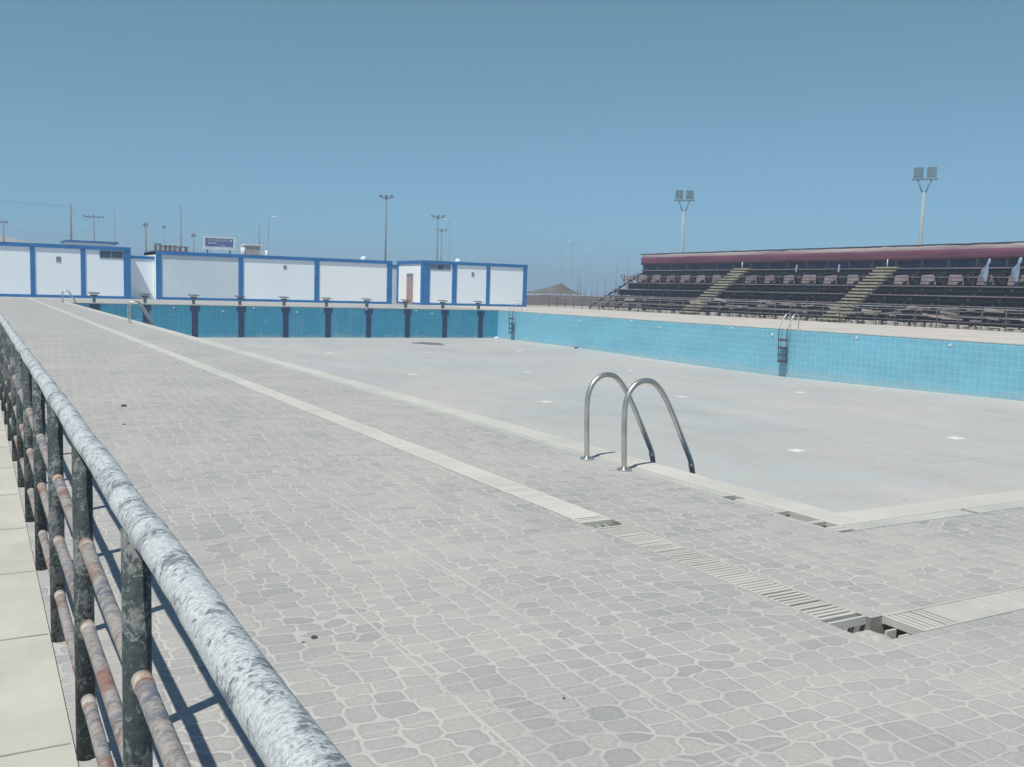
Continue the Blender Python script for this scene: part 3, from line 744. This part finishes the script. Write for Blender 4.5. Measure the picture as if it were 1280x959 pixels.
# ------------------------------------------------------------------ right background: rubble wall and shade tent
t = thing('low_mud_wall', 'low dusty pinkish wall behind the fence between the right building and grandstand', 'wall')
bm = B(); n = 60; top = []
for i in range(n+1):
    x = 40+32*i/n; z = .92+.08*mnoise.noise(Vector((x*.9, 0, 0)))
    top.append((x, 80+.1*x*0, z))
for (xa, ya, za), (xb, yb, zb) in zip(top, top[1:]):
    vs = [bm.verts.new(p) for p in ((xa, ya, -.1), (xb, yb, -.1), (xb, yb, zb), (xa, ya, za), (xa, ya+.35, -.1), (xb, yb+.35, -.1), (xb, yb+.35, zb), (xa, ya+.35, za))]
    bm.faces.new(vs[:4]); bm.faces.new(vs[7:3:-1]); bm.faces.new((vs[3], vs[2], vs[6], vs[7]))
obj('wall_body', bm, 'adobe', t)
t = thing('shade_tent', 'tan shade tent with one pointed peak beyond the right building', 'tent')
bm = B()
apex = (53.6, 85, 2.22); N = 10
cor = [(49.0, 82.6, 1.15), (56.2, 82.8, 1.1), (56.8, 88, 1.1), (48.2, 88, 1.1)]
for a, b in zip(cor, cor[1:]+cor[:1]):
    A, Bv, C_ = Vector(a), Vector(b), Vector(apex); prev = None
    rowsv = []
    for i in range(N+1):
        f = i/N; L_, R_ = A.lerp(C_, f), Bv.lerp(C_, f); sag = .36*math.sin(math.pi*f)*(1 if f < 1 else 0)
        rowsv.append([bm.verts.new(Vector(L_.lerp(R_, j/6))-Vector((0, 0, sag))) for j in range(7)])
    for i in range(N):
        for j in range(6): bm.faces.new((rowsv[i][j], rowsv[i][j+1], rowsv[i+1][j+1], rowsv[i+1][j])).smooth = True
o = obj('canopy', bm, 'tent', t)
for i, p_ in enumerate([(49.0, 82.6, 1.15), (53.6, 85, 2.2), (56.2, 82.8, 1.1), (56.8, 88, 1.1), (48.2, 88, 1.1)]):
    bm = B(); tube(bm, [(p_[0], p_[1], -.06), p_], .05, 8); obj('pole', bm, 'fencepost', t)

# ------------------------------------------------------------------ masts and poles
def floodlight(loc, h, label, aim):
    t = thing('floodlight_mast', label, 'floodlight', loc, aim, 'tall pale floodlight masts behind the grandstand')
    bm = B(); tube(bm, [(0, 0, -.06), (0, 0, h-1.9)], .2, 14, rads=[.19, .12]); obj('pole', bm, 'palemast', t)
    bm = B()
    for s in (-1, 1): tube(bm, [(s*.12, 0, h-1.95), (s*.5, 0, h-.95)], .05, 8)
    tube(bm, [(-.12, 0, h-1.9), (.12, 0, h-1.9)], .06, 8)
    obj('bracket', bm, 'lamp', t)
    bm = B(); bx(bm, -.95, .95, -.12, .12, h-.98, h-.86); obj('crossarm', bm, 'lamp', t)
    for s in (-1, 1):
        for k in (0, 1):
            bm = B(); xx = s*(.30+.36*k)
            bx(bm, xx-.16, xx+.16, -.16, .12, h-.78, h); l_ = obj('lamp', bm, 'lamp', t, .02)
            bm = B(); bx(bm, xx-.14, xx+.14, .122, .135, h-.72, h-.06); obj('lamp_glass', bm, 'lamp', l_)
    return t
p = at(856, 238, 70); floodlight((p.x, p.y, 0), p.z, 'pale floodlight mast with four lamps behind the left part of the grandstand', R(-35))
p = at(1157, 209, 50); q = floodlight((p.x, p.y, 0), p.z, 'taller looking pale floodlight mast behind the right part of the grandstand', R(-55))
def crossmast(px, py, Y, label, n=4, span=.8, r_=.09, mat='mast'):
    p = at(px, py, Y); t = thing('lamp_mast', label, 'light mast', (p.x, p.y, 0), R(-20), 'dark multi lamp masts beyond the buildings')
    h = p.z
    bm = B(); tube(bm, [(0, 0, -.06), (0, 0, h-.25)], r_, 10, rads=[r_*1.3, r_*.7]); obj('pole', bm, mat, t)
    bm = B(); tube(bm, [(-span, 0, h-.15), (-span*.3, 0, h-.32), (span*.3, 0, h-.32), (span, 0, h-.15)], .05, 6); obj('crossarm', bm, mat, t)
    for k in range(n):
        x = -span+2*span*k/(n-1)
        bm = B(); bx(bm, x-.22, x+.22, -.2, .25, h-.22+.06*abs(x), h+.08+.06*abs(x)); obj('lamp', bm, 'lamp', t, .03)
crossmast(483, 245, 110, 'tall dark mast with three lamps above the right end of the main building', 3, .65, .11)
crossmast(547.5, 270, 125, 'slim mast with a wide lamp arm above the dark window of the right building', 3, .75, .10)
crossmast(552, 287, 150, 'short faint mast just right of the slim wide armed mast', 3, .75, .09)
def streetlamp(px, ptop, Y, side, label, arm=1.0):
    p = at(px, ptop, Y); t = thing('street_lamp', label, 'street lamp', (p.x, p.y, 0), R(-15), 'curved street lamps beyond the buildings')
    h = p.z
    bm = B(); tube(bm, smooth_path([(0, 0, -.06), (0, 0, h*.55), (0, 0, h-1.1), (side*arm*.35, 0, h-.2), (side*arm, 0, h)], 4), .035, 8); obj('pole', bm, 'palemast', t)
    bm = B(); bx(bm, side*arm-.1, side*arm+.55*side if side > 0 else side*arm+.1, -.14, .14, h-.10, h+.09) if side > 0 else bx(bm, side*arm-.45, side*arm+.1, -.14, .14, h-.1, h+.09)
    obj('lamp_head', bm, 'paleglass', t, .04)
streetlamp(335.5, 271, 105, 1, 'curved street lamp with white head right of the pale rooftop box', .45)
streetlamp(562.5, 275, 110, -1, 'street lamp with bright white head above the right building', .35)
streetlamp(716, 302, 140, -1, 'small street lamp beyond the shade tent with bright head', .5)
streetlamp(734, 312, 150, 1, 'faint street lamp left of the grandstand', .5)
streetlamp(703, 287, 170, -1, 'highest faint street lamp left of the shade tent peak', .8)
def upole(px, ptop, Y, r_, label, arm=0, mat='concretepole', box=False):
    p = at(px, ptop, Y); t = thing('utility_pole', label, 'utility pole', (p.x, p.y, 0), 0, 'utility poles beyond the buildings')
    bm = B(); tube(bm, [(0, 0, -.06), (0, 0, p.z)], r_, 10, rads=[r_*.95, r_*.6]); obj('pole', bm, mat, t)
    if arm:
        bm = B(); bx(bm, -arm, arm, -.06, .06, p.z-.45, p.z-.32)
        for s in (-1, -.5, .5, 1): tube(bm, [(s*arm*.95, 0, p.z-.32), (s*arm*.95, 0, p.z-.12)], .05, 6)
        obj('crossarm', bm, mat, t)
    if box:
        bm = B(); tube(bm, [(-.25, -.2, p.z-1.3), (-.25, -.2, p.z-.5)], .22, 10); obj('transformer', bm, 'vent', t)
    return p
P = []
P.append(upole(4, 274, 130, .13, 'faint utility pole rising from the hill at far left edge', .5))
P.append(upole(88, 254, 95, .15, 'thick concrete utility pole left of the flat white roof'))
P.append(upole(117, 267, 120, .12, 'T shaped utility pole just behind the flat white roof', 1.1))
P.append(upole(143, 258, 130, .07, 'thin faint pole at the right end of the flat white roof', 0))
P.append(upole(182, 277, 90, .12, 'stubby concrete pole in front of the recessed wall gap', .15))
P.append(upole(205, 281, 140, .06, 'thin faint pole above the brown brick parapet', .2))
P.append(upole(226, 257, 100, .10, 'tall dark pole left of the blue billboard'))
P.append(upole(242, 291, 110, .10, 'short dark pole between the tall pole and the billboard', .2))
P.append(upole(324, 280, 95, .09, 'dark pole beside the pale rooftop box', 0))
upole(723, 337, 95, .06, 'thin pole left of the paired poles beyond the low wall'); upole(726, 341, 96, .06, 'thin pole right of the paired poles beyond the low wall')
for px, pt, lb in ((740, 352, 'short dark post beside the left end of the grandstand'), (732, 352, 'short pale post beyond the low mud wall'), (771, 325, 'thin post above the lower end steps of the grandstand'), (757, 338, 'thin post left of the grandstand end steps'), (785, 318, 'tallest thin post above the grandstand end steps'), (747, 347, 'faint thin post left of the end of the grandstand')):
    upole(px, pt, 90, .045, lb)
def wire(a, b, sag, label):
    bm = B(); n = 16
    tube(bm, [a.lerp(b, i/n)-Vector((0, 0, sag*4*(i/n)*(1-i/n))) for i in range(n+1)], .011, 5)
    tag(obj('overhead_wire', bm, 'lamp'), label, 'wire', 'overhead wires at the left')
off = Vector((0, 0, -.3))
wire(Vector((-40, 90, 12.5)), P[1]+off, 1.2, 'overhead wire from the left edge to the thick concrete pole')
wire(P[1]+off, P[2]+off, .7, 'overhead wire between the thick pole and the T shaped pole')
wire(P[2]+off, P[4]+off, 1.2, 'overhead wire falling right from the T shaped pole')
wire(P[0]+off, P[2]+Vector((0, 0, -1.6)), 1.4, 'lower overhead wire from the hill pole to the T shaped pole')

# ------------------------------------------------------------------ litter
def crumb(loc, s, label, mat='darkrubbish'):
    bm = B(); bmesh.ops.create_icosphere(bm, subdivisions=2, radius=1)
    for v in bm.verts: v.co *= 1+.35*mnoise.noise(v.co*2+Vector(loc)); v.co.z = max(v.co.z*.5, -.25)*1.; v.co *= s
    o = obj('debris', bm, mat); o.location = (loc[0], loc[1], loc[2]+.25*s); tag(o, label, 'debris', 'bits of litter on the floor'); return o
crumb((1.24, 9.74, 0), .028, 'dark crumb on the paving left of the long grate, farther one')
crumb((1.08, 8.49, 0), .012, 'tiny dark crumb on the paving just nearer than the larger crumb')
crumb((.996, 3.09, 0), .011, 'dark speck on the paving beside the white top rail')
crumb((.95, 3.065, 0), .005, 'tiniest speck on the paving beside the white top rail')
crumb((29.0, 44.2, -1.83), .12, 'dark scrap on the pool floor under the right wall')
crumb((1.51, 2.30, 0), .005, 'thin dark speck on the paving in the lower centre')
bm = B(); n = 28
vs = [bm.verts.new((21.9+.72*math.cos(a)*(1+.25*math.sin(3*a)), 48.1+1.3*math.sin(a)*(1+.2*math.cos(5*a)), fz(48.1)+.012)) for a in [2*math.pi*i/n for i in range(n)]]
bm.faces.new(vs); o = obj('dirt_patch', bm, 'puddle'); o.modifiers.new('thick', 'SOLIDIFY').thickness = .01; tag(o, 'dark damp patch of dirt on the far pool floor', 'dirt')
for i, (x, y, lb) in enumerate(((28.9, 53.3, 'white scrap in the far right corner of the pool floor'),)):
    crumb((x, y, -1.79), .14, lb, 'signwhite')

# ------------------------------------------------------------------ sea air
if True:
    bm = B(); bx(bm, -510, 710, -310, 910, -3.2, 20)
    hz = bpy.data.objects.new('haze', bpy.data.meshes.new('haze')); bm.to_mesh(hz.data); bm.free(); COL.objects.link(hz); hz['kind'] = 'stuff'
    m = bpy.data.materials.new('haze_air'); m.use_nodes = True; m.node_tree.nodes.clear()
    v = m.node_tree.nodes.new('ShaderNodeVolumePrincipled'); v.inputs['Color'].default_value = (.60, .78, 1, 1); v.inputs['Density'].default_value = .0021
    v.inputs['Anisotropy'].default_value = 0
    oo = m.node_tree.nodes.new('ShaderNodeOutputMaterial'); m.node_tree.links.new(v.outputs[0], oo.inputs['Volume']); hz.data.materials.append(m)
